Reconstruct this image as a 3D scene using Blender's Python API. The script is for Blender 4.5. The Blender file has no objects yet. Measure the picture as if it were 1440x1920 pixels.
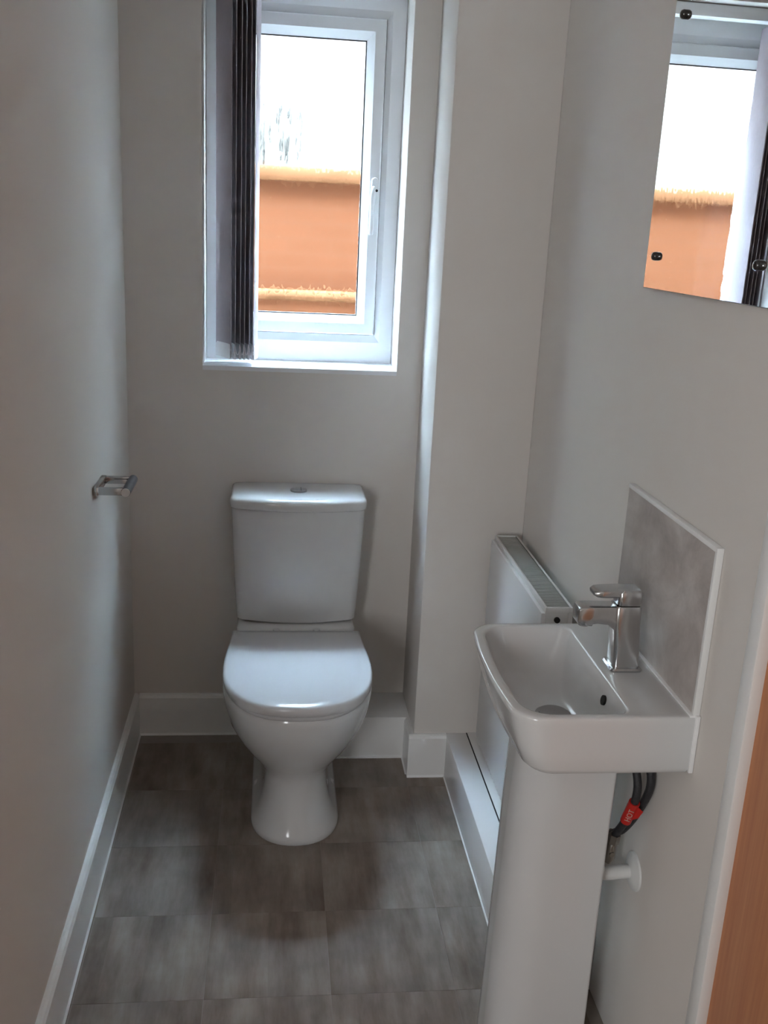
import bpy, bmesh, math, random
from mathutils import Vector, Matrix
random.seed(7)
scene = bpy.context.scene
coll = scene.collection

# ------------------------------------------------------------------ camera
F_PX = 1848.48
cam_data = bpy.data.cameras.new('camera')
cam_data.sensor_fit = 'VERTICAL'
cam_data.sensor_height = 36.0
cam_data.lens = F_PX / 1920.0 * 36.0
cam_data.clip_start = 0.02
cam = bpy.data.objects.new('camera', cam_data)
coll.objects.link(cam)
PITCH, YAW, ROLL = 0.28086, 0.11791, 0.04931
fw = Vector((math.sin(YAW) * math.cos(PITCH), math.cos(YAW) * math.cos(PITCH), -math.sin(PITCH)))
rt = Vector((math.cos(YAW), -math.sin(YAW), 0.0))
up = rt.cross(fw)
rt2 = math.cos(ROLL) * rt + math.sin(ROLL) * up
up2 = -math.sin(ROLL) * rt + math.cos(ROLL) * up
M4 = Matrix.Identity(4)
for i in range(3):
    M4[i][0], M4[i][1], M4[i][2] = rt2[i], up2[i], -fw[i]
M4.translation = Vector((0.3976, -2.7309, 1.5))
cam.matrix_world = M4
scene.camera = cam

# ------------------------------------------------------------------ sky, exposure
world = bpy.data.worlds.new('overcast_sky')
scene.world = world
world.use_nodes = True
bg = world.node_tree.nodes['Background']
bg.inputs['Color'].default_value = (0.58, 0.80, 1.0, 1)
bg.inputs['Strength'].default_value = 128.0
vs = scene.view_settings
vs.view_transform = 'Standard'
vs.look = 'None'
vs.gamma = 1.0
vs.use_curve_mapping = False
vs.exposure = 0.12
scene.cycles.max_bounces = 8
scene.cycles.diffuse_bounces = 5
scene.cycles.glossy_bounces = 3
scene.cycles.transparent_max_bounces = 8
scene.cycles.caustics_refractive = True
scene.cycles.caustics_reflective = False
scene.cycles.use_light_tree = False
scene.cycles.sample_clamp_indirect = 0.0
scene.cycles.blur_glossy = 0.0

# daylight arriving through the frosted hallway window behind the viewer
hall_light = bpy.data.lights.new('hall_window_light', 'AREA')
hall_light.shape = 'RECTANGLE'; hall_light.size = 0.62; hall_light.size_y = 1.12
hall_light.energy = 31.0; hall_light.color = (0.94, 0.97, 1.0)
hall_obj = bpy.data.objects.new('hall_window_light', hall_light); coll.objects.link(hall_obj)
hall_obj.location = (-0.775, -4.253, 1.375); hall_obj.rotation_euler = (math.pi / 2, 0, 0)

# ------------------------------------------------------------------ dimensions (metres)
W = 1.0696            # right wall
CEIL = 2.40
YN = -4.20            # near end of the hallway behind the camera
YE = -1.90            # where the left wall ends and the hallway opens to the left
XH = -1.50            # left side of the hallway
WL, WR, WB, WT = 0.2032, 0.7372, 1.115, 2.115      # window opening
RD = 0.158            # depth of the reveal to the frame
BX, BY = 0.8064, -0.255                            # corner pipe boxing
LX, LZ = 0.8986, 0.131                             # low ledge on the right wall
HS, SK = 0.1318, 0.015                             # skirting

# ------------------------------------------------------------------ materials
def new_mat(name):
    m = bpy.data.materials.new(name)
    m.use_nodes = True
    nt = m.node_tree
    return m, nt, nt.nodes['Principled BSDF']

def simple(name, col, rough=0.5, metal=0.0, coat=0.0, spec=0.5, noise=0.0, nscale=40.0, bump=0.0, bscale=200.0):
    m, nt, b = new_mat(name)
    b.inputs['Base Color'].default_value = (*col, 1)
    b.inputs['Roughness'].default_value = rough
    b.inputs['Metallic'].default_value = metal
    b.inputs['Coat Weight'].default_value = coat
    b.inputs['Coat Roughness'].default_value = 0.05
    b.inputs['Specular IOR Level'].default_value = spec
    tc = nt.nodes.new('ShaderNodeTexCoord')
    if noise > 0:
        n = nt.nodes.new('ShaderNodeTexNoise')
        n.inputs['Scale'].default_value = nscale
        n.inputs['Detail'].default_value = 4
        r = nt.nodes.new('ShaderNodeValToRGB')
        r.color_ramp.elements[0].position = 0.3
        r.color_ramp.elements[1].position = 0.7
        r.color_ramp.elements[0].color = (*[c * (1 - noise) for c in col], 1)
        r.color_ramp.elements[1].color = (*[min(1, c * (1 + noise)) for c in col], 1)
        nt.links.new(tc.outputs['Object'], n.inputs['Vector'])
        nt.links.new(n.outputs['Fac'], r.inputs['Fac'])
        nt.links.new(r.outputs['Color'], b.inputs['Base Color'])
    if bump > 0:
        n2 = nt.nodes.new('ShaderNodeTexNoise')
        n2.inputs['Scale'].default_value = bscale
        n2.inputs['Detail'].default_value = 3
        bp = nt.nodes.new('ShaderNodeBump')
        bp.inputs['Strength'].default_value = bump
        bp.inputs['Distance'].default_value = 0.002
        nt.links.new(tc.outputs['Object'], n2.inputs['Vector'])
        nt.links.new(n2.outputs['Fac'], bp.inputs['Height'])
        nt.links.new(bp.outputs['Normal'], b.inputs['Normal'])
    return m

def matte(name, col, noise=0.015, nscale=3.0):
    m = bpy.data.materials.new(name); m.use_nodes = True
    nt = m.node_tree; nt.nodes.clear()
    out = nt.nodes.new('ShaderNodeOutputMaterial'); d = nt.nodes.new('ShaderNodeBsdfDiffuse')
    tc = nt.nodes.new('ShaderNodeTexCoord'); n = nt.nodes.new('ShaderNodeTexNoise'); n.inputs['Scale'].default_value = nscale; n.inputs['Detail'].default_value = 1
    r = nt.nodes.new('ShaderNodeValToRGB')
    r.color_ramp.elements[0].color = (*[c * (1 - noise) for c in col], 1)
    r.color_ramp.elements[1].color = (*[c * (1 + noise) for c in col], 1)
    nt.links.new(tc.outputs['Object'], n.inputs['Vector']); nt.links.new(n.outputs['Fac'], r.inputs['Fac'])
    nt.links.new(r.outputs['Color'], d.inputs['Color']); nt.links.new(d.outputs[0], out.inputs['Surface'])
    return m

MAT = {}
MAT['paint'] = matte('wall_paint', (0.705, 0.668, 0.630))
MAT['ceil'] = matte('ceiling_paint', (0.80, 0.79, 0.77))
MAT['gloss'] = simple('white_satin_wood', (0.82, 0.82, 0.81), 0.32, noise=0.01, nscale=5)
MAT['ledge'] = simple('white_gloss_ledge', (0.76, 0.76, 0.76), 0.22, noise=0.01, nscale=5)
MAT['caulk'] = simple('white_sealant', (0.85, 0.85, 0.85), 0.3, noise=0.02, nscale=60)
MAT['pvc'] = simple('white_pvc', (0.80, 0.81, 0.83), 0.28, noise=0.01, nscale=8)
MAT['gasket'] = simple('black_gasket', (0.03, 0.03, 0.035), 0.6, noise=0.1)
MAT['ceramic'] = simple('white_ceramic', (0.64, 0.645, 0.645), 0.14, coat=0.4, noise=0.006, nscale=6)
MAT['plastic'] = simple('white_seat_plastic', (0.59, 0.59, 0.60), 0.2, coat=0.2, noise=0.005, nscale=6)
MAT['wplastic'] = simple('white_pipe_plastic', (0.72, 0.72, 0.71), 0.35, noise=0.02, nscale=20)
MAT['chrome'] = simple('chrome', (0.55, 0.56, 0.57), 0.17, metal=1.0, noise=0.02, nscale=30)
MAT['dchrome'] = simple('button_chrome', (0.30, 0.29, 0.285), 0.38, metal=1.0, noise=0.03, nscale=40)
MAT['blackcap'] = simple('black_gloss_cap', (0.012, 0.011, 0.011), 0.12, coat=1.0, noise=0.05)
MAT['darkplastic'] = simple('dark_roller_plastic', (0.035, 0.03, 0.034), 0.45, noise=0.05)
MAT['mirror'] = simple('mirror_silver', (0.90, 0.91, 0.90), 0.0, metal=1.0)
MAT['mback'] = simple('mirror_edge', (0.16, 0.19, 0.18), 0.3, noise=0.05)
MAT['radiator'] = simple('radiator_enamel', (0.74, 0.735, 0.73), 0.3, noise=0.008, nscale=6)
MAT['grille'] = simple('radiator_grille', (0.40, 0.395, 0.38), 0.5, noise=0.03, nscale=20)
MAT['dark'] = simple('dark_hole', (0.006, 0.006, 0.006), 0.8, noise=0.05)
MAT['rubber'] = simple('black_rubber', (0.022, 0.022, 0.025), 0.5, noise=0.2, nscale=150, bump=0.5, bscale=500)
MAT['brass'] = simple('dull_nickel', (0.30, 0.28, 0.25), 0.35, metal=1.0, noise=0.1, nscale=60)
MAT['red'] = simple('red_tag', (0.50, 0.02, 0.015), 0.4, noise=0.05, nscale=80)
MAT['white_ink'] = simple('white_lettering', (0.55, 0.36, 0.32), 0.5, noise=0.02)
MAT['weight'] = simple('slat_weight_plastic', (0.74, 0.71, 0.72), 0.45, noise=0.03, nscale=60)
MAT['coping'] = simple('pale_coping', (0.1200, 0.0544, 0.0256), 1.0, spec=0.0, noise=0.1, nscale=5)
MAT['paving'] = simple('paving', (0.30, 0.28, 0.25), 0.9, noise=0.15, nscale=2)
MAT['hwall'] = simple('house_render', (0.15, 0.13, 0.11), 0.9, noise=0.1, nscale=2)
MAT['streak_dark'] = simple('dark_streak', (0.006, 0.005, 0.004), 0.9, spec=0.0, noise=0.1)
MAT['roof'] = simple('roof_tiles', (0.10, 0.07, 0.06), 0.85, noise=0.2, nscale=4)

def fabric():
    m, nt, b = new_mat('blind_fabric')
    tc = nt.nodes.new('ShaderNodeTexCoord')
    mp = nt.nodes.new('ShaderNodeMapping')
    mp.inputs['Scale'].default_value = (900, 900, 60)
    n = nt.nodes.new('ShaderNodeTexNoise'); n.inputs['Scale'].default_value = 1
    r = nt.nodes.new('ShaderNodeValToRGB')
    r.color_ramp.elements[0].color = (0.34, 0.29, 0.32, 1)
    r.color_ramp.elements[1].color = (0.46, 0.405, 0.44, 1)
    nt.links.new(tc.outputs['Object'], mp.inputs['Vector'])
    nt.links.new(mp.outputs['Vector'], n.inputs['Vector'])
    nt.links.new(n.outputs['Fac'], r.inputs['Fac'])
    nt.links.new(r.outputs['Color'], b.inputs['Base Color'])
    b.inputs['Roughness'].default_value = 0.85
    return m
MAT['fabric'] = fabric()

def wood(name, c0, c1, axis='z'):
    m, nt, b = new_mat(name)
    tc = nt.nodes.new('ShaderNodeTexCoord')
    mp = nt.nodes.new('ShaderNodeMapping')
    mp.inputs['Scale'].default_value = (22, 22, 0.9)
    n = nt.nodes.new('ShaderNodeTexNoise')
    n.inputs['Scale'].default_value = 1.4; n.inputs['Detail'].default_value = 6
    n.inputs['Distortion'].default_value = 0.8
    n2 = nt.nodes.new('ShaderNodeTexNoise'); n2.inputs['Scale'].default_value = 7; n2.inputs['Detail'].default_value = 5
    mx = nt.nodes.new('ShaderNodeMix'); mx.data_type = 'FLOAT'; mx.inputs[0].default_value = 0.55
    r = nt.nodes.new('ShaderNodeValToRGB')
    r.color_ramp.elements[0].position = 0.30; r.color_ramp.elements[0].color = (*c0, 1)
    r.color_ramp.elements[1].position = 0.72; r.color_ramp.elements[1].color = (*c1, 1)
    nt.links.new(tc.outputs['Object'], mp.inputs['Vector'])
    nt.links.new(mp.outputs['Vector'], n.inputs['Vector'])
    nt.links.new(mp.outputs['Vector'], n2.inputs['Vector'])
    nt.links.new(n.outputs['Fac'], mx.inputs[2]); nt.links.new(n2.outputs['Fac'], mx.inputs[3])
    nt.links.new(mx.outputs[0], r.inputs['Fac'])
    nt.links.new(r.outputs['Color'], b.inputs['Base Color'])
    b.inputs['Roughness'].default_value = 0.42
    return m
MAT['oak'] = wood('oak_veneer', (0.50, 0.165, 0.058), (0.66, 0.285, 0.115))

def floor_vinyl():
    m, nt, b = new_mat('grey_brown_vinyl')
    tc = nt.nodes.new('ShaderNodeTexCoord')
    oi = nt.nodes.new('ShaderNodeObjectInfo')
    off = nt.nodes.new('ShaderNodeVectorMath'); off.operation = 'SCALE'
    comb = nt.nodes.new('ShaderNodeCombineXYZ')
    for k in range(3):
        nt.links.new(oi.outputs['Random'], comb.inputs[k])
    nt.links.new(comb.outputs[0], off.inputs[0]); off.inputs['Scale'].default_value = 37.0
    add = nt.nodes.new('ShaderNodeVectorMath'); add.operation = 'ADD'
    nt.links.new(tc.outputs['Object'], add.inputs[0]); nt.links.new(off.outputs[0], add.inputs[1])
    mp = nt.nodes.new('ShaderNodeMapping'); mp.inputs['Scale'].default_value = (16, 3.2, 8)
    nt.links.new(add.outputs[0], mp.inputs['Vector'])
    n = nt.nodes.new('ShaderNodeTexNoise'); n.inputs['Scale'].default_value = 1.0; n.inputs['Detail'].default_value = 7
    n.inputs['Roughness'].default_value = 0.62
    nt.links.new(mp.outputs['Vector'], n.inputs['Vector'])
    n2 = nt.nodes.new('ShaderNodeTexNoise'); n2.inputs['Scale'].default_value = 9; n2.inputs['Detail'].default_value = 5
    nt.links.new(add.outputs[0], n2.inputs['Vector'])
    r = nt.nodes.new('ShaderNodeValToRGB')
    e = r.color_ramp.elements
    e[0].position = 0.28; e[0].color = (0.150, 0.108, 0.082, 1)
    e[1].position = 0.75; e[1].color = (0.33, 0.292, 0.258, 1)
    nt.links.new(n.outputs['Fac'], r.inputs['Fac'])
    hs = nt.nodes.new('ShaderNodeHueSaturation')
    mr = nt.nodes.new('ShaderNodeMapRange')
    mr.inputs['To Min'].default_value = 0.95; mr.inputs['To Max'].default_value = 1.05
    nt.links.new(oi.outputs['Random'], mr.inputs['Value'])
    nt.links.new(mr.outputs[0], hs.inputs['Value'])
    mx = nt.nodes.new('ShaderNodeMix'); mx.data_type = 'RGBA'; mx.blend_type = 'OVERLAY'; mx.inputs[0].default_value = 0.45
    nt.links.new(r.outputs['Color'], mx.inputs[6]); nt.links.new(n2.outputs['Fac'], mx.inputs[7])
    nt.links.new(mx.outputs[2], hs.inputs['Color'])
    nt.links.new(hs.outputs['Color'], b.inputs['Base Color'])
    b.inputs['Roughness'].default_value = 0.72
    b.inputs['Specular IOR Level'].default_value = 0.22
    # narrow printed boards inside each square
    sx = nt.nodes.new('ShaderNodeSeparateXYZ'); nt.links.new(tc.outputs['Object'], sx.inputs[0])
    f1 = nt.nodes.new('ShaderNodeMath'); f1.operation = 'MULTIPLY'; f1.inputs[1].default_value = 11.74
    f2 = nt.nodes.new('ShaderNodeMath'); f2.operation = 'FLOOR'
    nt.links.new(sx.outputs['X'], f1.inputs[0]); nt.links.new(f1.outputs[0], f2.inputs[0])
    wn = nt.nodes.new('ShaderNodeTexWhiteNoise'); wn.noise_dimensions = '2D'
    cb2 = nt.nodes.new('ShaderNodeCombineXYZ')
    nt.links.new(f2.outputs[0], cb2.inputs[0]); nt.links.new(oi.outputs['Random'], cb2.inputs[1])
    nt.links.new(cb2.outputs[0], wn.inputs['Vector'])
    mr2 = nt.nodes.new('ShaderNodeMapRange'); mr2.inputs['To Min'].default_value = 0.93; mr2.inputs['To Max'].default_value = 1.07
    nt.links.new(wn.outputs['Value'], mr2.inputs['Value'])
    hs2 = nt.nodes.new('ShaderNodeHueSaturation')
    nt.links.new(mr2.outputs[0], hs2.inputs['Value']); nt.links.new(hs.outputs['Color'], hs2.inputs['Color'])
    nt.links.new(hs2.outputs['Color'], b.inputs['Base Color'])
    bp = nt.nodes.new('ShaderNodeBump'); bp.inputs['Strength'].default_value = 0.12; bp.inputs['Distance'].default_value = 0.001
    nt.links.new(n.outputs['Fac'], bp.inputs['Height']); nt.links.new(bp.outputs['Normal'], b.inputs['Normal'])
    return m
MAT['vinyl'] = floor_vinyl()
MAT['joint'] = simple('floor_joint', (0.27, 0.235, 0.205), 0.7, noise=0.05)

def stone_tile():
    m, nt, b = new_mat('grey_stone_tile')
    tc = nt.nodes.new('ShaderNodeTexCoord')
    n = nt.nodes.new('ShaderNodeTexNoise'); n.inputs['Scale'].default_value = 7; n.inputs['Detail'].default_value = 9
    n.inputs['Roughness'].default_value = 0.68; n.inputs['Distortion'].default_value = 0.4
    r = nt.nodes.new('ShaderNodeValToRGB'); e = r.color_ramp.elements
    e[0].position = 0.33; e[0].color = (0.34, 0.30, 0.28, 1)
    e[1].position = 0.66; e[1].color = (0.58, 0.54, 0.515, 1)
    nt.links.new(tc.outputs['Object'], n.inputs['Vector']); nt.links.new(n.outputs['Fac'], r.inputs['Fac'])
    nt.links.new(r.outputs['Color'], b.inputs['Base Color'])
    b.inputs['Roughness'].default_value = 0.35
    return m
MAT['stone'] = stone_tile()

def orange_wall():
    m, nt, b = new_mat('orange_garden_wall')
    tc = nt.nodes.new('ShaderNodeTexCoord')
    br = nt.nodes.new('ShaderNodeTexBrick')
    br.inputs['Scale'].default_value = 1.0
    br.inputs['Brick Width'].default_value = 0.225; br.inputs['Row Height'].default_value = 0.075
    br.inputs['Mortar Size'].default_value = 0.008
    br.inputs['Color1'].default_value = (0.1080, 0.0400, 0.0192, 1)
    br.inputs['Color2'].default_value = (0.1016, 0.0376, 0.0180, 1)
    br.inputs['Mortar'].default_value = (0.1080, 0.0424, 0.0216, 1)
    mp = nt.nodes.new('ShaderNodeMapping'); mp.inputs['Rotation'].default_value = (math.pi / 2, 0, 0)
    nt.links.new(tc.outputs['Object'], mp.inputs['Vector']); nt.links.new(mp.outputs['Vector'], br.inputs['Vector'])
    nt.links.new(br.outputs['Color'], b.inputs['Base Color'])
    b.inputs['Roughness'].default_value = 1.0
    b.inputs['Specular IOR Level'].default_value = 0.0
    return m
MAT['brick'] = orange_wall()

def obscure_glass():
    m = bpy.data.materials.new('obscured_glass'); m.use_nodes = True
    nt = m.node_tree; nt.nodes.clear()
    out = nt.nodes.new('ShaderNodeOutputMaterial')
    tr = nt.nodes.new('ShaderNodeBsdfTransparent'); tr.inputs['Color'].default_value = (0.97, 0.98, 0.98, 1)
    rf = nt.nodes.new('ShaderNodeBsdfRefraction'); rf.inputs['IOR'].default_value = 1.06; rf.inputs['Roughness'].default_value = 0.0
    rf.inputs['Color'].default_value = (0.97, 0.98, 0.98, 1)
    gl = nt.nodes.new('ShaderNodeBsdfGlossy'); gl.inputs['Roughness'].default_value = 0.12
    tc = nt.nodes.new('ShaderNodeTexCoord')
    mp = nt.nodes.new('ShaderNodeMapping'); mp.inputs['Scale'].default_value = (150, 1, 38)
    n = nt.nodes.new('ShaderNodeTexNoise'); n.inputs['Scale'].default_value = 1.0; n.inputs['Detail'].default_value = 0
    bp = nt.nodes.new('ShaderNodeBump'); bp.inputs['Strength'].default_value = 1.0; bp.inputs['Distance'].default_value = 0.0055
    nt.links.new(tc.outputs['Object'], mp.inputs['Vector']); nt.links.new(mp.outputs['Vector'], n.inputs['Vector'])
    nt.links.new(n.outputs['Fac'], bp.inputs['Height'])
    nt.links.new(bp.outputs['Normal'], rf.inputs['Normal'])
    mx = nt.nodes.new('ShaderNodeMixShader'); mx.inputs[0].default_value = 0.55
    nt.links.new(tr.outputs[0], mx.inputs[1]); nt.links.new(rf.outputs[0], mx.inputs[2])
    mx2 = nt.nodes.new('ShaderNodeMixShader'); mx2.inputs[0].default_value = 0.02
    nt.links.new(mx.outputs[0], mx2.inputs[1]); nt.links.new(gl.outputs[0], mx2.inputs[2])
    nt.links.new(mx2.outputs[0], out.inputs['Surface'])
    return m
MAT['glass'] = obscure_glass()

MAT['lamp'] = simple('frosted_glazing', (0.88, 0.86, 0.82), 0.4)

# ------------------------------------------------------------------ mesh helpers
def finish(bm, name, mat, parent=None, smooth=True, angle=35):
    bmesh.ops.remove_doubles(bm, verts=bm.verts, dist=1e-6)
    bmesh.ops.recalc_face_normals(bm, faces=bm.faces)
    me = bpy.data.meshes.new(name)
    bm.to_mesh(me); bm.free()
    if smooth:
        me.shade_smooth()
        me.set_sharp_from_angle(angle=math.radians(angle))
    o = bpy.data.objects.new(name, me)
    coll.objects.link(o)
    if mat is not None:
        me.materials.append(MAT[mat] if isinstance(mat, str) else mat)
    if parent is not None:
        o.parent = parent
        o.matrix_parent_inverse = parent.matrix_world.inverted()
    return o

def add_box(bm, x0, x1, y0, y1, z0, z1, bevel=0.0, seg=2):
    t = bmesh.new()
    bmesh.ops.create_cube(t, size=1.0)
    for v in t.verts:
        v.co = Vector(((x0 + x1) / 2 + v.co.x * abs(x1 - x0), (y0 + y1) / 2 + v.co.y * abs(y1 - y0), (z0 + z1) / 2 + v.co.z * abs(z1 - z0)))
    if bevel > 0:
        bmesh.ops.bevel(t, geom=t.edges[:], offset=bevel, segments=seg, profile=0.5, affect='EDGES')
    me = bpy.data.meshes.new('tmp'); t.to_mesh(me); t.free()
    bm.from_mesh(me); bpy.data.meshes.remove(me)

def box(name, x0, x1, y0, y1, z0, z1, mat, parent=None, bevel=0.0, seg=2):
    bm = bmesh.new(); add_box(bm, x0, x1, y0, y1, z0, z1, bevel, seg)
    return finish(bm, name, mat, parent)

def add_loft(bm, rings, cap0=True, cap1=True, closed=True):
    vr = [[bm.verts.new(p) for p in r] for r in rings]
    n = len(vr[0])
    for a, b in zip(vr[:-1], vr[1:]):
        for i in range(n if closed else n - 1):
            j = (i + 1) % n
            bm.faces.new((a[i], a[j], b[j], b[i]))
    if cap0: bm.faces.new(vr[0])
    if cap1: bm.faces.new(list(reversed(vr[-1])))

def loft(name, rings, mat, parent=None, cap0=True, cap1=True, angle=40):
    bm = bmesh.new(); add_loft(bm, rings, cap0, cap1)
    return finish(bm, name, mat, parent, angle=angle)

def add_tube(bm, pts, rad, n=16, cap=True):
    pts = [Vector(p) for p in pts]
    rads = rad if isinstance(rad, (list, tuple)) else [rad] * len(pts)
    rings = []
    prev = None
    for i, p in enumerate(pts):
        if i == 0: t = pts[1] - pts[0]
        elif i == len(pts) - 1: t = pts[-1] - pts[-2]
        else: t = pts[i + 1] - pts[i - 1]
        t.normalize()
        if prev is None:
            a = Vector((0, 0, 1)) if abs(t.z) < 0.9 else Vector((1, 0, 0))
            u = t.cross(a).normalized()
        else:
            u = (prev - t * prev.dot(t)).normalized()
        prev = u
        w = t.cross(u)
        rings.append([p + rads[i] * (math.cos(2 * math.pi * k / n) * u + math.sin(2 * math.pi * k / n) * w) for k in range(n)])
    add_loft(bm, rings, cap, cap)

def tube(name, pts, rad, mat, parent=None, n=16, angle=40):
    bm = bmesh.new(); add_tube(bm, pts, rad, n)
    return finish(bm, name, mat, parent, angle=angle)

def bez(p, n=14):
    """smooth path through control points (Catmull-Rom)"""
    p = [Vector(q) for q in p]
    p = [p[0] * 2 - p[1]] + p + [p[-1] * 2 - p[-2]]
    out = []
    for i in range(1, len(p) - 2):
        for k in range(n):
            t = k / n
            a, b, c, d = p[i - 1], p[i], p[i + 1], p[i + 2]
            out.append(0.5 * ((2 * b) + (-a + c) * t + (2 * a - 5 * b + 4 * c - d) * t * t + (-a + 3 * b - 3 * c + d) * t ** 3))
    out.append(p[-2])
    return out

def rrect(x0, x1, y0, y1, radii, z, k=6, m=8, bulge_x0=0.0, bulge_y0=0.0, bulge_y1=0.0):
    """rounded rectangle; radii for corners (x0,y0),(x1,y0),(x1,y1),(x0,y1)"""
    r00, r10, r11, r01 = radii
    pts = []
    def arc(cx, cy, r, a0):
        return [(cx + r * math.cos(a0 + math.pi / 2 * i / k), cy + r * math.sin(a0 + math.pi / 2 * i / k)) for i in range(k + 1)]
    c = [arc(x0 + r00, y0 + r00, r00, math.pi), arc(x1 - r10, y0 + r10, r10, 1.5 * math.pi),
         arc(x1 - r11, y1 - r11, r11, 0), arc(x0 + r01, y1 - r01, r01, 0.5 * math.pi)]
    for i in range(4):
        pts += c[i]
        a, b = c[i][-1], c[(i + 1) % 4][0]
        for j in range(1, m):
            t = j / m
            pts.append((a[0] + (b[0] - a[0]) * t, a[1] + (b[1] - a[1]) * t))
    out = []
    xm, ym = (x0 + x1) / 2, (y0 + y1) / 2
    for x, y in pts:
        ty = (y - ym) / ((y1 - y0) / 2); tx = (x - xm) / ((x1 - x0) / 2)
        wx = max(0.0, (xm - x) / (xm - x0)); wy0 = max(0.0, (ym - y) / (ym - y0)); wy1 = max(0.0, (y - ym) / (y1 - ym))
        out.append((x - bulge_x0 * wx * (1 - ty * ty), y - bulge_y0 * wy0 * (1 - tx * tx) + bulge_y1 * wy1 * (1 - tx * tx), z))
    return out

def empty(name, loc):
    e = bpy.data.objects.new(name, None)
    e.empty_display_size = 0.05
    e.location = loc
    coll.objects.link(e)
    e.matrix_world = Matrix.Translation(Vector(loc))
    return e

def tag(o, label, cat, group=None):
    o['label'] = label; o['category'] = cat
    if group: o['group'] = group
    return o

def struct(o, label=None):
    o['kind'] = 'structure'
    if label: o['label'] = label
    return o

# ------------------------------------------------------------------ room shell
T = 0.11
# floor: joint bed + square vinyl tiles
fl = struct(box('floor', XH - T, W + T, YN - T, 0.30, -0.12, -0.0008, 'joint'), 'grey-brown square tile vinyl floor')
TS, GAP = 0.2555, 0.0011
tile_me = None
jx = [0.022 + TS * i for i in range(-1, 5)]
jy = [-0.830 + TS * i for i in range(-6, 4)]
for i in range(len(jx) - 1):
    for j in range(len(jy) - 1):
        xa, xb = max(jx[i], 0.0) , min(jx[i + 1], W)
        ya, yb = jy[j], min(jy[j + 1], 0.0)
        if xb - xa < 0.012 or yb - ya < 0.012: continue
        bm = bmesh.new()
        cx, cy = (xa + xb) / 2, (ya + yb) / 2
        add_box(bm, xa - cx + GAP / 2, xb - cx - GAP / 2, ya - cy + GAP / 2, yb - cy - GAP / 2, -0.004, 0.0)
        o = finish(bm, 'tile', 'vinyl', None, smooth=False)
        o.location = (cx, cy, 0); o.parent = fl

struct(box('ceiling', XH - T, W + T, YN - T, 0.30, CEIL, CEIL + 0.1, 'ceil'), 'white ceiling')
struct(box('wall_left', -T, 0, YE, 0.0, 0, CEIL, 'paint'), 'plain off-white left wall')
struct(box('wall_hall_far', XH, -T, YE, YE + T, 0, CEIL, 'paint'), 'off-white hallway wall behind the viewer to the left')
struct(box('wall_hall_left', XH - T, XH, YN, YE + T, 0, CEIL, 'paint'), 'off-white left wall of the hallway')
bm = bmesh.new()
WTH = 0.30
add_box(bm, -T, WL, 0, WTH, -0.12, CEIL)
add_box(bm, WR, W + T, 0, WTH, -0.12, CEIL)
add_box(bm, WL, WR, 0, WTH, -0.12, WB - 0.012)
add_box(bm, WL, WR, 0, WTH, WT, CEIL)
struct(finish(bm, 'wall_back', 'paint', smooth=False), 'off-white end wall with the window opening')
# right wall: up to the door, above the door, beyond the door
DY0, DY1, DH = -1.535, -2.30, 2.03
bm = bmesh.new()
add_box(bm, W, W + T, DY0, 0.0, 0, CEIL)
add_box(bm, W, W + T, DY1, DY0, DH, CEIL)
add_box(bm, W, W + T, YN, DY1, 0, CEIL)
struct(finish(bm, 'wall_right', 'paint', smooth=False), 'off-white right wall')
HX0, HX1, HZ0, HZ1 = -1.15, -0.40, 0.75, 2.00        # hallway window behind the viewer
bm = bmesh.new()
add_box(bm, XH - T, HX0, YN - T, YN, 0, CEIL)
add_box(bm, HX1, W + T, YN - T, YN, 0, CEIL)
add_box(bm, HX0, HX1, YN - T, YN, 0, HZ0)
add_box(bm, HX0, HX1, YN - T, YN, HZ1, CEIL)
struct(finish(bm, 'wall_near', 'paint', smooth=False), 'off-white wall behind the viewer')
# tall corner boxing
struct(box('wall_corner', BX, W, BY, 0.0, 0, CEIL, 'paint', bevel=0.0025), 'tall boxed-in pipe corner beside the window')
# low ledges
tb = struct(box('trim_1', 0.52, BX, -0.161, 0.0, 0, LZ, 'gloss', bevel=0.002), 'low white pipe boxing behind the toilet')
tr_ = struct(box('trim_2', LX, W, -1.10, BY, 0, LZ, 'ledge', bevel=0.002), 'low white pipe ledge under the radiator')
box('back_strip', 0.9595, W - 0.001, -1.10, BY - 0.001, LZ - 0.004, LZ + 0.0015, 'gloss', tr_)
box('gap_line', 0.9560, 0.9595, -1.10, BY - 0.001, LZ - 0.002, LZ + 0.0003, 'dark', tr_)
box('sealant', LX - 0.003, LX, -1.10, BY - SK, 0.0, 0.004, 'caulk', tr_)
box('sealant', 0.52, BX - SK, -0.1645, -0.161, 0.0, 0.004, 'caulk', tb)

def skirt_profile(name, p0, p1, nrm, label, h=HS, th=SK):
    """skirting from p0 to p1 (xy), proud along nrm, chamfered top"""
    bm = bmesh.new()
    prof = [(0, 0), (th, 0), (th, h - 0.010), (th - 0.004, h - 0.003), (th - 0.009, h), (0, h)]
    rings = []
    for p in (p0, p1):
        rings.append([Vector((p[0] + nrm[0] * a, p[1] + nrm[1] * a, b)) for a, b in prof])
    add_loft(bm, rings)
    o = struct(finish(bm, name, 'gloss', angle=25), label)
    bm = bmesh.new()
    prof = [(th, 0), (th + 0.0035, 0), (th, 0.006)]
    rings = [[Vector((p[0] + nrm[0] * a, p[1] + nrm[1] * a, b)) for a, b in prof] for p in (p0, p1)]
    add_loft(bm, rings)
    finish(bm, 'sealant', 'caulk', o, smooth=False)
    return o
skirt_profile('baseboard_left', (0, YE), (0, 0), (1, 0), 'white skirting along the left wall')
skirt_profile('baseboard_back', (SK, 0), (0.52, 0), (0, -1), 'white skirting under the window')
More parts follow.
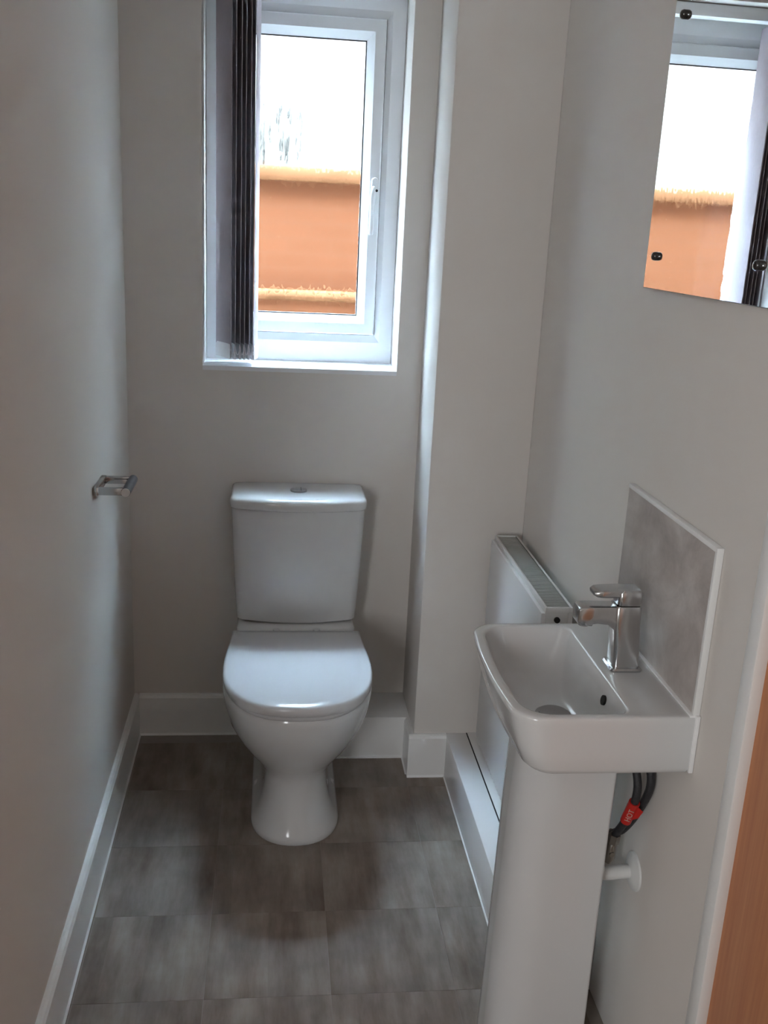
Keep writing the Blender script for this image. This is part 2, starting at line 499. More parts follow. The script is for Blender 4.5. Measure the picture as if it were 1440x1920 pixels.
skirt_profile('baseboard_corner', (BX - SK, BY), (LX, BY), (0, -1), 'white skirting across the boxed corner', h=LZ)
skirt_profile('baseboard_side', (BX, -0.161), (BX, BY), (-1, 0), 'white skirting on the side of the boxed corner', h=LZ)

# door in the right wall
dr = struct(empty('door_1', (W, DY0, 0)), 'plain oak veneer door beside the basin')
box('door_leaf', W + 0.004, W + 0.044, DY1 + 0.004, DY0 - 0.003, 0.005, DH - 0.004, 'oak', dr, bevel=0.001)
tr3 = struct(box('trim_3', W - 0.014, W + 0.006, DY0 - 0.0235, DY0 + 0.0095, 0, DH + 0.03, 'gloss', bevel=0.003), 'narrow white door frame edge')

# ------------------------------------------------------------------ window
win = struct(empty('window_1', (WL, RD, WB)), 'white framed window with obscured glass')
FX0, FX1, FZ0, FZ1 = WL + 0.001, WR - 0.001, WB, WT
SX0, SX1, SZ0, SZ1 = 0.2565, 0.684, 1.196, 2.035    # sash outer
GX0, GX1, GZ0, GZ1 = 0.308, 0.633, 1.249, 1.982     # visible glass

def frame_ring(name, steps, mat, parent):
    """nested rectangles (x0,x1,z0,z1,y) lofted to a frame with profile, closed back"""
    rings = []
    for x0, x1, z0, z1, y in steps:
        rings.append([Vector((x0, y, z0)), Vector((x1, y, z0)), Vector((x1, y, z1)), Vector((x0, y, z1))])
    bm = bmesh.new()
    vr = [[bm.verts.new(p) for p in r] for r in rings]
    for a, b in zip(vr, vr[1:] + vr[:1]):
        for i in range(4):
            j = (i + 1) % 4
            bm.faces.new((a[i], a[j], b[j], b[i]))
    return finish(bm, name, mat, parent, smooth=False)
frame_ring('window_frame', [(FX0, FX1, FZ0, FZ1, RD + 0.07), (FX0, FX1, FZ0, FZ1, RD),
    (SX0 - 0.016, SX1 + 0.016, SZ0 - 0.022, SZ1 + 0.020, RD), (SX0 - 0.002, SX1 + 0.002, SZ0 - 0.002, SZ1 + 0.002, RD + 0.012),
    (SX0 - 0.002, SX1 + 0.002, SZ0 - 0.002, SZ1 + 0.002, RD + 0.07)], 'pvc', win)
frame_ring('gasket', [(SX0 - 0.003, SX1 + 0.003, SZ0 - 0.003, SZ1 + 0.003, RD + 0.0135), (SX0 + 0.002, SX1 - 0.002, SZ0 + 0.002, SZ1 - 0.002, RD + 0.0135),
    (SX0 + 0.002, SX1 - 0.002, SZ0 + 0.002, SZ1 - 0.002, RD + 0.016), (SX0 - 0.003, SX1 + 0.003, SZ0 - 0.003, SZ1 + 0.003, RD + 0.016)], 'gasket', win)
sash = frame_ring('sash', [(SX0, SX1, SZ0, SZ1, RD + 0.06), (SX0, SX1, SZ0, SZ1, RD + 0.004), (SX0 + 0.004, SX1 - 0.004, SZ0 + 0.004, SZ1 - 0.004, RD),
    (GX0 - 0.021, GX1 + 0.021, GZ0 - 0.021, GZ1 + 0.021, RD), (GX0 - 0.0, GX1 + 0.0, GZ0 - 0.0, GZ1 + 0.0, RD + 0.018),
    (GX0, GX1, GZ0, GZ1, RD + 0.06)], 'pvc', win)
frame_ring('glazing_gasket', [(GX0 - 0.001, GX1 + 0.001, GZ0 - 0.001, GZ1 + 0.001, RD + 0.0185), (GX0 + 0.003, GX1 - 0.003, GZ0 + 0.003, GZ1 - 0.003, RD + 0.0185),
    (GX0 + 0.003, GX1 - 0.003, GZ0 + 0.003, GZ1 - 0.003, RD + 0.0225), (GX0 - 0.001, GX1 + 0.001, GZ0 - 0.001, GZ1 + 0.001, RD + 0.0225)], 'gasket', sash)
box('pane', GX0 - 0.004, GX1 + 0.004, RD + 0.024, RD + 0.030, GZ0 - 0.004, GZ1 + 0.004, 'glass', win)
box('window_sill', WL, WR, 0.0005, WTH, WB - 0.012, WB, 'pvc', win)
# handle: oval base plate on the sash with a drop lever and a key hole
hx = 0.668
hp = []
for z, h in ((0.0, 0.010), (0.007, 0.010), (0.010, 0.008)):
    hp.append([Vector((hx + h * math.cos(a), RD - 0.0005 - z, 1.596 + (0.026 if math.sin(a) > 0 else -0.026) + h * math.sin(a))) for a in [2 * math.pi * (k + 0.5) / 24 for k in range(24)]])
hd = loft('handle', hp, 'pvc', win)
tube('lever', bez([(hx - 0.004, RD - 0.010, 1.600), (hx - 0.005, RD - 0.030, 1.598), (hx - 0.007, RD - 0.036, 1.570), (hx - 0.008, RD - 0.036, 1.500), (hx - 0.008, RD - 0.034, 1.478)], 8),
     [0.0075] * 8 + [0.0075] * 8 + [0.0065] * 16 + [0.005], 'pvc', hd)
tube('key_hole', [(hx + 0.003, RD - 0.0385, 1.596), (hx + 0.003, RD - 0.0105, 1.596)], 0.0036, 'gasket', hd, n=12)

# ------------------------------------------------------------------ vertical blind
bl = tag(empty('vertical_blind', (0.24, 0.08, WB)), 'mauve-grey fabric vertical blind drawn to the left of the window', 'blind')
box('headrail', WL + 0.004, WR - 0.004, 0.046, 0.086, WT - 0.034, WT - 0.001, 'pvc', bl, bevel=0.004)
slats = [(0.256, 0.066, 60), (0.278, 0.064, 74), (0.291, 0.066, 73), (0.304, 0.064, 75), (0.316, 0.066, 74), (0.329, 0.064, 78), (0.3445, 0.065, 96)]
for i, (sx, sy, ang) in enumerate(slats):
    a = math.radians(ang)
    d = Vector((math.cos(a), -math.sin(a), 0)); nn = Vector((math.sin(a), math.cos(a), 0))
    def prof(hw, th, z, wob=0.0):
        P = []
        for s in range(9):
            t = -1 + s / 4
            P.append(Vector((sx, sy, z)) + d * hw * t + nn * (th + wob * (1 - t * t)))
        for s in range(9):
            t = 1 - s / 4
            P.append(Vector((sx, sy, z)) + d * hw * t + nn * (-th + wob * (1 - t * t)))
        return P
    zs = [1.1345, 1.18, 1.4, 1.7, 2.0, WT - 0.04]
    sl = loft('slat', [prof(0.0445, 0.0005, z, 0.003) for z in zs], 'fabric', bl, angle=30)
    # bottom weight in its pocket, slightly thicker than the cloth, gabled top
    rings = [prof(0.0432, 0.0022, 1.131, 0.003), prof(0.0432, 0.0026, 1.150, 0.003), prof(0.0422, 0.0024, 1.164, 0.003), prof(0.038, 0.0008, 1.171, 0.003)]
    loft('bottom_weight', rings, 'weight', sl, angle=30)
    if i < len(slats) - 1:
        nx, ny, _ = slats[i + 1]
        e = Vector((sx, sy, 0)) + d * 0.042; a2 = math.radians(slats[i + 1][2])
        e2 = Vector((nx, ny, 0)) + Vector((math.cos(a2), -math.sin(a2), 0)) * 0.042
        tube('link_chain', bez([(e.x, e.y, 1.160), ((e.x + e2.x) / 2, (e.y + e2.y) / 2 - 0.004, 1.144), (e2.x, e2.y, 1.160)], 5), 0.0011, 'weight', bl, n=8)

# ------------------------------------------------------------------ toilet
TX = 0.470
def dring(hw, yf, yb, z, hwb=None, n=24, ymid=None, pw=2.0, m=6):
    """D outline seen from above: rounded front at yf, straight back at yb"""
    hwb = hw if hwb is None else hwb
    ymid = ymid if ymid is not None else yf + (yb - yf) * 0.42
    pts = []
    for i in range(n + 1):
        a = math.pi * i / n
        c, s = math.cos(a), math.sin(a)
        pts.append((TX - hw * math.copysign(abs(c) ** (2 / pw), c), ymid + (yf - ymid) * abs(s) ** (2 / pw), z))
    for i in range(1, m + 1):
        t = i / m
        ts = t * t * (3 - 2 * t)
        pts.append((TX + hw + (hwb - hw) * ts, ymid + (yb - ymid) * t, z))
    for i in range(1, 8):
        t = i / 8
        pts.append((TX + hwb - 2 * hwb * t, yb, z))
    for i in range(m, 0, -1):
        t = i / m
        ts = t * t * (3 - 2 * t)
        pts.append((TX - hw - (hwb - hw) * ts, ymid + (yb - ymid) * t, z))
    return [Vector(p) for p in pts]

toi = tag(empty('toilet', (TX, -0.33, 0)), 'white close-coupled ceramic toilet with its lid closed', 'toilet')
S = [  # z, hw, front y, back y, hw back, y of widest
    (0.000, 0.112, -0.583, -0.06, 0.112, -0.46), (0.006, 0.114, -0.586, -0.06, 0.114, -0.46), (0.016, 0.113, -0.585, -0.06, 0.113, -0.46),
    (0.024, 0.108, -0.581, -0.06, 0.108, -0.46), (0.045, 0.096, -0.573, -0.06, 0.095, -0.46), (0.075, 0.086, -0.562, -0.06, 0.088, -0.45),
    (0.110, 0.081, -0.550, -0.06, 0.086, -0.44), (0.145, 0.081, -0.543, -0.06, 0.086, -0.44), (0.165, 0.088, -0.545, -0.06, 0.088, -0.43),
    (0.190, 0.109, -0.560, -0.06, 0.092, -0.42), (0.220, 0.135, -0.584, -0.06, 0.098, -0.41), (0.255, 0.157, -0.610, -0.05, 0.108, -0.41),
    (0.295, 0.174, -0.634, -0.03, 0.130, -0.42), (0.335, 0.184, -0.650, -0.012, 0.150, -0.425), (0.365, 0.188, -0.657, -0.010, 0.163, -0.43),
    (0.378, 0.188, -0.658, -0.010, 0.166, -0.43), (0.385, 0.184, -0.654, -0.010, 0.163, -0.43)]
loft('pan', [dring(hw, yf, yb, z, hb, ymid=ym, pw=2.15) for z, hw, yf, yb, hb, ym in S], 'ceramic', toi, angle=60)
# raised rear deck under the cistern
loft('rear_deck', [rrect(TX - 0.158, TX + 0.158, -0.190, -0.012, (0.03, 0.03, 0.01, 0.01), 0.385),
                   rrect(TX - 0.164, TX + 0.164, -0.198, -0.012, (0.035, 0.035, 0.01, 0.01), 0.402),
                   rrect(TX - 0.164, TX + 0.164, -0.196, -0.012, (0.035, 0.035, 0.01, 0.01), 0.414),
                   rrect(TX - 0.158, TX + 0.158, -0.186, -0.012, (0.035, 0.035, 0.01, 0.01), 0.422),
                   rrect(TX - 0.148, TX + 0.148, -0.172, -0.012, (0.035, 0.035, 0.01, 0.01), 0.4265)], 'ceramic', toi, angle=60)
# seat ring and lid
def seat_ring(k, z):
    return dring(0.187 + k, -0.668 - k, -0.208 + k, z, 0.174 + k, ymid=-0.425, pw=2.4)
loft('seat', [seat_ring(-0.010, 0.386), seat_ring(-0.007, 0.389), seat_ring(-0.007, 0.396), seat_ring(-0.010, 0.3985)], 'plastic', toi, angle=50)
lid = loft('lid', [seat_ring(-0.004, 0.3995), seat_ring(0.001, 0.4025), seat_ring(0.001, 0.4175), seat_ring(-0.0015, 0.422), seat_ring(-0.006, 0.4250), seat_ring(-0.03, 0.4268), seat_ring(-0.08, 0.4280)], 'plastic', toi, angle=60)
for s in (-1, 1):
    tube('hinge', [(TX + s * 0.055, -0.206, 0.4), (TX + s * 0.055, -0.206, 0.4255)], [0.010, 0.009], 'plastic', toi)
    bmh = bmesh.new()
    add_tube(bmh, [(TX + s * 0.100, -0.335, 0.018), (TX + s * 0.100, -0.335, 0.034), (TX + s * 0.100, -0.335, 0.038)], [0.010, 0.009, 0.005], 14)
    finish(bmh, 'bolt_cap', 'plastic', toi)
# cistern
def cring(hw, yf, z, r=0.022, bl_=0.027):
    return rrect(TX - hw, TX + hw, yf, -0.008, (r, r, 0.006, 0.006), z, bulge_y0=bl_)
loft('cistern', [cring(0.158, -0.142, 0.428), cring(0.166, -0.150, 0.434), cring(0.170, -0.155, 0.50), cring(0.175, -0.160, 0.60), cring(0.179, -0.164, 0.70), cring(0.181, -0.166, 0.757)], 'ceramic', toi, angle=50)
cl = loft('cistern_lid', [cring(0.176, -0.163, 0.757), cring(0.182, -0.169, 0.758), cring(0.185, -0.172, 0.762), cring(0.185, -0.172, 0.779), cring(0.183, -0.169, 0.785), cring(0.176, -0.160, 0.7895), cring(0.150, -0.130, 0.7910)], 'ceramic', toi, angle=60)
bt = bmesh.new()
add_tube(bt, [(TX, -0.095, 0.789), (TX, -0.095, 0.7955), (TX, -0.095, 0.7965)], [0.023, 0.023, 0.021], 28)
fb = finish(bt, 'flush_button', 'dchrome', cl)
box('button_split', TX + 0.006, TX + 0.0072, -0.115, -0.075, 0.7960, 0.7968, 'dark', cl)

# ------------------------------------------------------------------ toilet roll holder on the left wall
th = tag(empty('toilet_roll_holder', (0, -0.5, 0.905)), 'empty chrome toilet roll holder on the left wall', 'roll holder')
HZ = 0.9045
box('wall_plate', 0.0005, 0.013, -0.558, -0.442, HZ - 0.0095, HZ + 0.0095, 'chrome', th, bevel=0.002)
for y in (-0.551, -0.449):
    box('arm', 0.011, 0.074, y - 0.006, y + 0.006, HZ - 0.0085, HZ + 0.0085, 'chrome', th, bevel=0.002)
bar = tube('roller_bar', [(0.073, -0.560, HZ), (0.073, -0.440, HZ)], 0.0105, 'darkplastic', th, n=20)
for y0, y1 in ((-0.5625, -0.560), (-0.440, -0.4375)):
    tube('end_cap', [(0.073, y0, HZ), (0.073, y1, HZ)], 0.0098, 'wplastic', bar, n=20)

# ------------------------------------------------------------------ radiator on the right wall
RX0, RX1, RY0, RY1, RZ0, RZ1 = 0.976, 1.047, -0.8075, -0.292, 0.140, 0.733
ra = tag(empty('radiator', (1.02, (RY0 + RY1) / 2, RZ0)), 'white compact panel radiator on the right wall behind the basin', 'radiator')
box('front_panel', RX0, RX0 + 0.011, RY0, RY1, RZ0, RZ1 - 0.012, 'radiator', ra, bevel=0.003)
box('back_panel', RX1 - 0.011, RX1, RY0, RY1, RZ0, RZ1 - 0.012, 'radiator', ra, bevel=0.003)
for y in (RY0 + 0.002, RY1 - 0.003):
    box('side_panel', RX0 + 0.0115, RX1 - 0.0115, y, y + 0.002, RZ0 + 0.01, RZ1 - 0.001, 'radiator', ra)
# rim around the top and the grille in it
bm = bmesh.new()
add_box(bm, RX0 + 0.009, RX0 + 0.014, RY0 + 0.0005, RY1, RZ1 - 0.030, RZ1, 0.001)
add_box(bm, RX1 - 0.007, RX1 - 0.001, RY0 + 0.0005, RY1, RZ1 - 0.011, RZ1, 0.001)
add_box(bm, RX0 + 0.014, RX1 - 0.007, RY0 + 0.0005, RY0 + 0.007, RZ1 - 0.012, RZ1, 0.001)
add_box(bm, RX0 + 0.014, RX1 - 0.007, RY1 - 0.005, RY1, RZ1 - 0.012, RZ1, 0.001)
rim = finish(bm, 'top_rim', 'radiator', ra)
bm = bmesh.new()
ng = 62
for k in range(ng):
    y = RY0 + 0.008 + (RY1 - RY0 - 0.014) * k / ng
    add_box(bm, RX0 + 0.014, RX1 - 0.007, y, y + 0.0052, RZ1 - 0.005, RZ1 - 0.0022)
add_box(bm, RX0 + 0.014, RX1 - 0.007, RY0 + 0.007, RY1 - 0.005, RZ1 - 0.010, RZ1 - 0.008)
finish(bm, 'top_grille', 'grille', ra, smooth=False)
tube('air_vent', [(RX0 + 0.040, RY0 - 0.004, RZ1 - 0.045), (RX0 + 0.040, RY0 + 0.004, RZ1 - 0.045)], 0.010, 'radiator', ra, n=20)
tube('vent_hole', [(RX0 + 0.036, RY0 - 0.003, RZ1 - 0.028), (RX0 + 0.036, RY0 + 0.0035, RZ1 - 0.028)], 0.0065, 'dark', ra, n=20)
bm = bmesh.new()
for k in range(26):
    y = RY0 + 0.02 + k * 0.019
    add_box(bm, RX0 - 0.0012, RX0 + 0.002, y, y + 0.010, RZ0 + 0.004, RZ0 + 0.007)
finish(bm, 'bottom_tab_row', 'radiator', ra, smooth=False)
for y in (RY0 + 0.10, RY1 - 0.10):
    box('wall_bracket', RX1 - 0.0005, W - 0.0005, y - 0.015, y + 0.015, 0.25, 0.62, 'radiator', ra)

# ------------------------------------------------------------------ splashback tile
sp = tag(empty('splashback', (W, -1.205, 0.787)), 'single grey stone-look splashback tile above the basin', 'tile')
box('tile_panel', W - 0.0105, W - 0.0005, -1.3905, -1.012, 0.7885, 1.0565, 'stone', sp, bevel=0.0008)
box('edge_trim', W - 0.0118, W - 0.0005, -1.398, -1.3907, 0.7885, 1.0645, 'gloss', sp, bevel=0.001)
box('edge_trim', W - 0.0118, W - 0.0005, -1.3905, -1.012, 1.0567, 1.0645, 'gloss', sp, bevel=0.001)

# ------------------------------------------------------------------ basin and pedestal
bs = tag(empty('basin', (0.93, -1.21, 0.69)), 'small white ceramic cloakroom basin on a pedestal', 'basin')
BY0, BY1, BZ = -1.401, -1.018, 0.787
XB = W - 0.0035
def oring(z, xf, inset=0.0, bulge=0.014, rf=0.045):
    return [Vector(p) for p in rrect(xf, XB - inset, BY0 + inset, BY1 - inset, (rf, 0.004, 0.004, rf), z, k=10, m=20, bulge_x0=bulge)]
def iring(z, x0, x1, y0, y1, rf, rb, bulge=0.012):
    return [Vector(p) for p in rrect(x0, x1, y0, y1, (rf, rb, rb, rf), z, k=10, m=20, bulge_x0=bulge)]
rings = [oring(0.684, 0.850, 0.030, 0.010, 0.05), oring(0.685, 0.826, 0.012, 0.010, 0.035), oring(0.689, 0.812, 0.004, 0.010, 0.034), oring(0.698, 0.803, 0.0, 0.011, 0.034),
         oring(0.725, 0.7935, 0.0, 0.012, 0.036), oring(0.755, 0.7855, 0.0, 0.013, 0.040), oring(0.775, 0.7815, 0.0, 0.014), oring(0.782, 0.7795, 0.0005, 0.014), oring(0.7855, 0.7805, 0.0018, 0.014),
         oring(0.7870, 0.7840, 0.005, 0.014),
         iring(0.7870, 0.7935, 0.9660, -1.3880, -1.0310, 0.045, 0.022), iring(0.7860, 0.7965, 0.9630, -1.3850, -1.0340, 0.044, 0.021),
         iring(0.7830, 0.7985, 0.9605, -1.3830, -1.0360, 0.043, 0.021), iring(0.765, 0.8035, 0.9565, -1.378, -1.041, 0.043, 0.022),
         iring(0.735, 0.812, 0.950, -1.368, -1.051, 0.045, 0.028), iring(0.712, 0.824, 0.941, -1.350, -1.069, 0.047, 0.032, 0.008),
         iring(0.700, 0.842, 0.932, -1.325, -1.10, 0.040, 0.034, 0.004), iring(0.694, 0.868, 0.918, -1.27, -1.16, 0.019, 0.019, 0)]
loft('bowl', rings, 'ceramic', bs, angle=60)
# waste with plug, overflow, sealant
DX, DYY = 0.893, -1.214
bm = bmesh.new()
add_tube(bm, [(DX, DYY, 0.692), (DX, DYY, 0.6965), (DX, DYY, 0.6980)], [0.032, 0.032, 0.029], 30)
wst = finish(bm, 'waste_ring', 'dchrome', bs)
bm = bmesh.new()
add_tube(bm, [(DX, DYY, 0.6975), (DX, DYY, 0.701), (DX, DYY, 0.7025)], [0.026, 0.0255, 0.012], 30)
finish(bm, 'plug', 'dchrome', wst)
ov = Vector((0.9545, -1.285, 0.7585)); on_ = Vector((-0.97, 0, 0.22)).normalized()
tube('overflow_hole', [ov - on_ * 0.002, ov + on_ * 0.0030], 0.0085, 'dark', bs, n=24)
box('sealant', W - 0.0165, W - 0.0008, BY0 + 0.002, BY1 - 0.002, 0.7850, 0.7895, 'caulk', bs, bevel=0.001)
box('sealant', W - 0.0080, W - 0.0008, BY0 - 0.0025, BY0 + 0.004, 0.690, 0.7895, 'caulk', bs, bevel=0.001)

pd = tag(empty('basin_pedestal', (0.91, -1.21, 0)), 'tall white ceramic pedestal under the basin', 'pedestal')
def pring(z, x0, x1, hw, r=0.068):
    return [Vector(p) for p in rrect(x0, x1, -1.212 - hw, -1.212 + hw, (r, 0.006, 0.006, r), z)]
loft('column', [pring(0.0, 0.814, 0.988, 0.088), pring(0.10, 0.816, 0.988, 0.086), pring(0.35, 0.820, 0.988, 0.085), pring(0.55, 0.824, 0.988, 0.087), pring(0.6835, 0.829, 0.988, 0.092)], 'ceramic', pd, angle=50)

# ------------------------------------------------------------------ mixer tap
tp = tag(empty('mixer_tap', (1.012, -1.212, BZ)), 'chrome single-lever mixer tap on the basin deck', 'tap')
TYc = -1.212
def tr_ring(x0, x1, hw, z, r=0.007):
    return [Vector(p) for p in rrect(x0, x1, TYc - hw, TYc + hw, (r, r, r, r), z, k=4, m=2)]
loft('base_plate', [tr_ring(0.979, 1.034, 0.027, 0.7865), tr_ring(0.978, 1.035, 0.028, 0.790), tr_ring(0.981, 1.032, 0.026, 0.793)], 'chrome', tp)
loft('body', [tr_ring(0.984, 1.030, 0.0220, 0.792), tr_ring(0.983, 1.028, 0.0205, 0.83), tr_ring(0.979, 1.025, 0.0195, 0.87), tr_ring(0.978, 1.024, 0.0200, 0.900), tr_ring(0.980, 1.023, 0.0185, 0.9035)], 'chrome', tp)
# spout: rectangular section swept from the body to the outlet
def sec(x, zt, zb, hw, r=0.004, tilt=0.0):
    pts = []
    base = rrect(-hw, hw, zb, zt, (r, r, r, r), 0, k=3, m=2)
    for a, b, _ in base:
        pts.append(Vector((x + tilt * (b - zt), TYc + a, b)))
    return pts
loft('spout', [sec(1.004, 0.9020, 0.830, 0.0165), sec(0.992, 0.9022, 0.838, 0.0165), sec(0.982, 0.9025, 0.858, 0.0170), sec(0.968, 0.9025, 0.8695, 0.0175), sec(0.948, 0.9025, 0.8725, 0.0180),
               sec(0.941, 0.9025, 0.8715, 0.0185), sec(0.939, 0.9025, 0.8675, 0.0185), sec(0.921, 0.9020, 0.8685, 0.0185), sec(0.9155, 0.8990, 0.8715, 0.0175), sec(0.9140, 0.894, 0.876, 0.0155)], 'chrome', tp)
tube('aerator', [(0.930, TYc, 0.8645), (0.930, TYc, 0.8700)], 0.0095, 'dchrome', tp, n=20)
lv = loft('lever', [tr_ring(0.982, 1.022, 0.0180, 0.9050), tr_ring(0.982, 1.023, 0.0195, 0.912), tr_ring(0.9805, 1.023, 0.0200, 0.928), tr_ring(0.984, 1.019, 0.0175, 0.9325)], 'chrome', tp)
loft('lever_handle', [sec(0.996, 0.9336, 0.9180, 0.0180), sec(0.980, 0.9334, 0.9190, 0.0185), sec(0.955, 0.9322, 0.9190, 0.0190), sec(0.945, 0.9312, 0.9195, 0.0180), sec(0.939, 0.9290, 0.9215, 0.0140)], 'chrome', lv)

# ------------------------------------------------------------------ hoses, waste pipe
h1 = tag(empty('flexible_hose', (1.025, -1.245, 0.42)), 'black flexible hose with a red tag under the basin', 'hose', 'tap hoses under the basin')
p1 = bez([(1.012, -1.222, 0.684), (1.030, -1.270, 0.625), (1.034, -1.283, 0.575), (1.028, -1.262, 0.51), (1.020, -1.246, 0.472)], 10)
tube('hose', p1, 0.0072, 'rubber', h1)
tube('hose_nut', [(1.020, -1.246, 0.473), (1.0185, -1.245, 0.455)], 0.0105, 'brass', h1, n=6)
vl = tube('isolating_valve', [(1.0185, -1.245, 0.456), (1.0165, -1.244, 0.448), (1.0160, -1.244, 0.424), (1.014, -1.243, 0.414)], [0.007, 0.0095, 0.0095, 0.007], 'brass', h1, n=16)
tube('valve_screw', [(1.016, -1.2555, 0.436), (1.016, -1.251, 0.436)], 0.0048, 'brass', vl, n=14)
# red tag wrapped round the hose, with its loose end and white lettering
a, b = Vector((1.0335, -1.280, 0.560)), Vector((1.0285, -1.2640, 0.512))
dirv = (b - a).normalized()
tg = tube('red_tag', [a, b], 0.0098, 'red', h1, n=20)
side = Vector((0.55, -0.83, 0.0)); side = (side - dirv * side.dot(dirv)).normalized()
bm = bmesh.new()
c0 = a + dirv * 0.004
q = [c0 + side * 0.0092, c0 + side * 0.021, c0 + dirv * 0.020 + side * 0.018, c0 + dirv * 0.034 + side * 0.0092]
nth = side.cross(dirv).normalized() * 0.0006
add_loft(bm, [[p - nth for p in q], [p + nth for p in q]])
finish(bm, 'tag_end', 'red', tg, smooth=False)
cu = bpy.data.curves.new('lettering', 'FONT'); cu.body = 'HOT'; cu.size = 0.0135; cu.align_x = 'CENTER'; cu.align_y = 'CENTER'; cu.extrude = 0.0004
cu.space_character = 1.1
tmp = bpy.data.objects.new('lettering_curve', cu); coll.objects.link(tmp)
bpy.context.view_layer.update()
me = bpy.data.meshes.new_from_object(tmp.evaluated_get(bpy.context.evaluated_depsgraph_get()))
bpy.data.objects.remove(tmp)
lt = bpy.data.objects.new('lettering', me); coll.objects.link(lt); me.materials.append(MAT['white_ink'])
xa = -dirv
zn = (Vector((0.3976, -2.7309, 1.5)) - (a + b) / 2); zn = Vector((-0.25, -0.93, 0.25)); zn = (zn - xa * zn.dot(xa)).normalized(); ya = zn.cross(xa)
Ml = Matrix.Identity(4)
for i in range(3):
    Ml[i][0], Ml[i][1], Ml[i][2] = xa[i], ya[i], zn[i]
Ml.translation = (a + b) / 2 + zn * 0.0100
lt.matrix_world = Ml
lt.parent = tg; lt.matrix_parent_inverse = tg.matrix_world.inverted()

h2 = tag(empty('flexible_hose', (1.035, -1.20, 0.45)), 'plain black flexible hose under the basin nearer the wall', 'hose', 'tap hoses under the basin')
p2 = bez([(1.022, -1.215, 0.684), (1.050, -1.270, 0.635), (1.0565, -1.283, 0.592), (1.050, -1.262, 0.53), (1.044, -1.225, 0.47), (1.036, -1.195, 0.44)], 10)
tube('hose', p2, 0.0072, 'rubber', h2)
tube('hose_nut', [(1.036, -1.195, 0.441), (1.034, -1.190, 0.421)], 0.0105, 'brass', h2, n=6)

wp = tag(empty('waste_pipe', (W, -1.238, 0.39)), 'white plastic waste pipe entering the wall below the basin', 'pipe')
tube('pipe', bez([(W - 0.001, -1.238, 0.388), (1.045, -1.238, 0.388), (1.020, -1.238, 0.386), (1.004, -1.238, 0.388), (0.998, -1.238, 0.402), (0.997, -1.238, 0.43)], 8), 0.0125, 'wplastic', wp, n=20)
bm = bmesh.new()
add_tube(bm, [(W - 0.0005, -1.238, 0.388), (W - 0.004, -1.238, 0.388), (W - 0.010, -1.238, 0.388), (W - 0.012, -1.238, 0.388)], [0.036, 0.035, 0.022, 0.0145], 32)
finish(bm, 'wall_flange', 'wplastic', wp)

# ------------------------------------------------------------------ mirror
mr_ = tag(empty('mirror', (W, -1.202, 1.418)), 'frameless rectangular wall mirror fixed with dark screw caps', 'mirror')
MY0, MY1, MZ0, MZ1 = -1.433, -0.971, 1.418, 1.913
MW = W - 0.0045
box('backing', MW - 0.0050, MW - 0.0006, MY0, MY1, MZ0, MZ1, 'mback', mr_)
box('mirror_glass', MW - 0.0056, MW - 0.00505, MY0 + 0.0012, MY1 - 0.0012, MZ0 + 0.0012, MZ1 - 0.0012, 'mirror', mr_)
for y in (-1.017, -1.387):
    for z in (1.474, 1.857):
        bm = bmesh.new()
        add_tube(bm, [(MW - 0.0057, y, z), (MW - 0.0105, y, z), (MW - 0.0135, y, z), (MW - 0.0150, y, z)], [0.0075, 0.0075, 0.006, 0.0028], 20)
        finish(bm, 'screw_cap', 'blackcap', mr_, angle=70)

mr_.rotation_euler.z = 0.018     # the far edge stands a little further off the wall

# ------------------------------------------------------------------ frosted hallway window behind the viewer
w2 = struct(empty('window_2', ((HX0 + HX1) / 2, YN - 0.06, HZ0)), 'frosted daylight window in the hallway')
bm = bmesh.new()
add_box(bm, HX0 + 0.001, HX0 + 0.06, YN - 0.09, YN - 0.03, HZ0 + 0.001, HZ1 - 0.001)
add_box(bm, HX1 - 0.06, HX1 - 0.001, YN - 0.09, YN - 0.03, HZ0 + 0.001, HZ1 - 0.001)
add_box(bm, HX0 + 0.06, HX1 - 0.06, YN - 0.09, YN - 0.03, HZ0 + 0.001, HZ0 + 0.06)
add_box(bm, HX0 + 0.06, HX1 - 0.06, YN - 0.09, YN - 0.03, HZ1 - 0.06, HZ1 - 0.001)
finish(bm, 'window_frame', 'pvc', w2, smooth=False)
box('frosted_pane', HX0 + 0.055, HX1 - 0.055, YN - 0.066, YN - 0.058, HZ0 + 0.055, HZ1 - 0.055, 'lamp', w2)

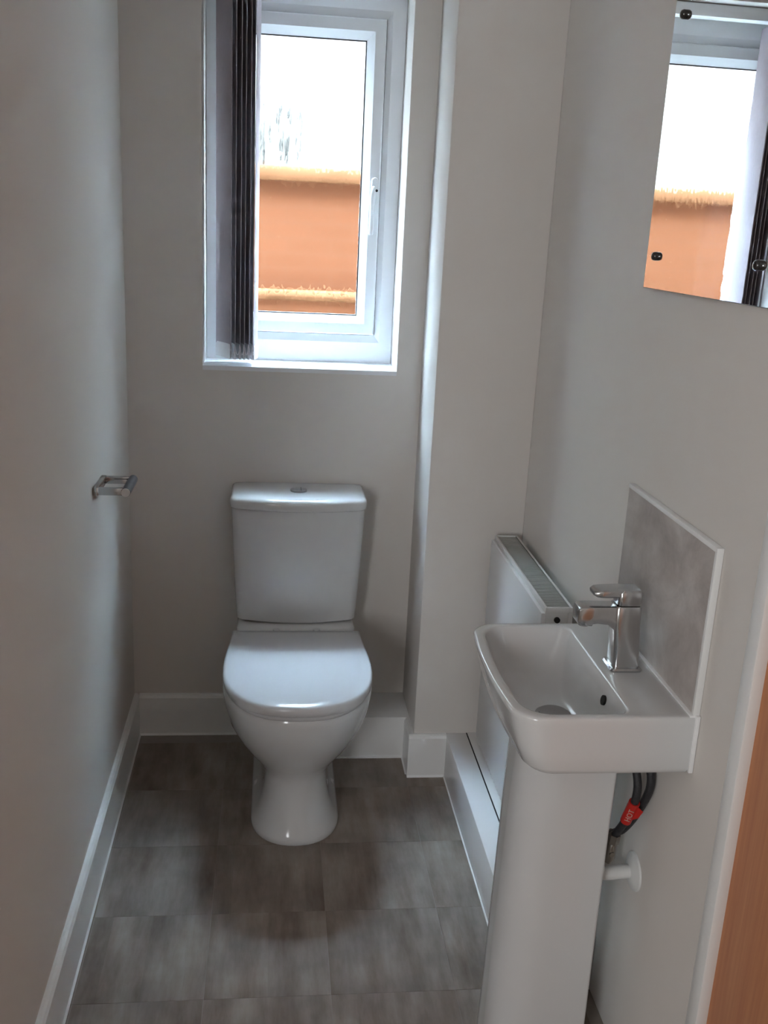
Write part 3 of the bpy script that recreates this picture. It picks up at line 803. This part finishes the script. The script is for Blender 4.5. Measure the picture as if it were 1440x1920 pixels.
# ------------------------------------------------------------------ outside
bm = bmesh.new()
add_box(bm, -6, -T - 0.002, 0.20, 0.295, -0.15, 5.4)
add_box(bm, W + T + 0.002, 7, 0.20, 0.295, -0.15, 5.4)
add_box(bm, -T - 0.002, W + T + 0.002, 0.20, 0.295, CEIL + 0.105, 5.4)
struct(finish(bm, 'wall_facade', 'brick', smooth=False), 'outside face of this house above and beside the window')
struct(box('ground', -9, 11, WTH + 0.01, 20, -0.30, -0.15, 'paving'), 'paved ground outside')
gw = tag(empty('garden_wall', (0.8, 2.5, -0.15)), 'orange brick garden wall seen through the obscured glass', 'wall')
box('wall_body', -3.5, 5.5, 2.50, 2.72, -0.15, 1.70, 'brick', gw)
box('coping', -3.5, 5.5, 2.46, 2.76, 1.70, 1.77, 'coping', gw, bevel=0.008)
box('plinth', -3.5, 5.5, 2.42, 2.50, -0.15, 1.12, 'brick', gw)
box('plinth_cap', -3.5, 5.5, 2.40, 2.50, 1.12, 1.17, 'coping', gw, bevel=0.02)
hs_ = tag(empty('house', (0.0, 3.5, -0.15)), 'pale rendered house wall blurred in the upper half of the pane', 'house')
box('house_wall', -9.0, 10.0, 3.5, 4.5, -0.15, 6.3, 'hwall', hs_)
bm = bmesh.new()
add_loft(bm, [[Vector((x, 3.4, 6.3)), Vector((x, 7.6, 6.3)), Vector((x, 5.7, 7.8))] for x in (-9.3, 10.3)])
finish(bm, 'roof', 'roof', hs_, smooth=False)
cp = tag(empty('dark_streaks', (0.40, 3.49, 1.80)), 'added thin dark rods on the house wall, standing in for the streaks in the pane', 'streak_rods')
rs = random.Random(3)
for k in range(36):  # invented rods, added only to give the pane its dark streaks
    u = rs.random() ** 1.25
    x = 0.24 + 0.33 * u
    zc = 1.80 + rs.random() * 0.40 * (1 - 0.35 * u)
    ln = 0.03 + rs.random() * 0.14 * (1 - 0.4 * u)
    r = 0.0030 + 0.0038 * rs.random() * (1 - 0.6 * u)
    tube('streak_rod', [(x, 3.4930 - r, zc), (x + rs.uniform(-.006, .006), 3.4915 - r, zc + ln * .5), (x + rs.uniform(-.008, .008), 3.4930 - r, zc + ln)], [r, r * 1.2, r * .6], 'streak_dark', cp, n=6)
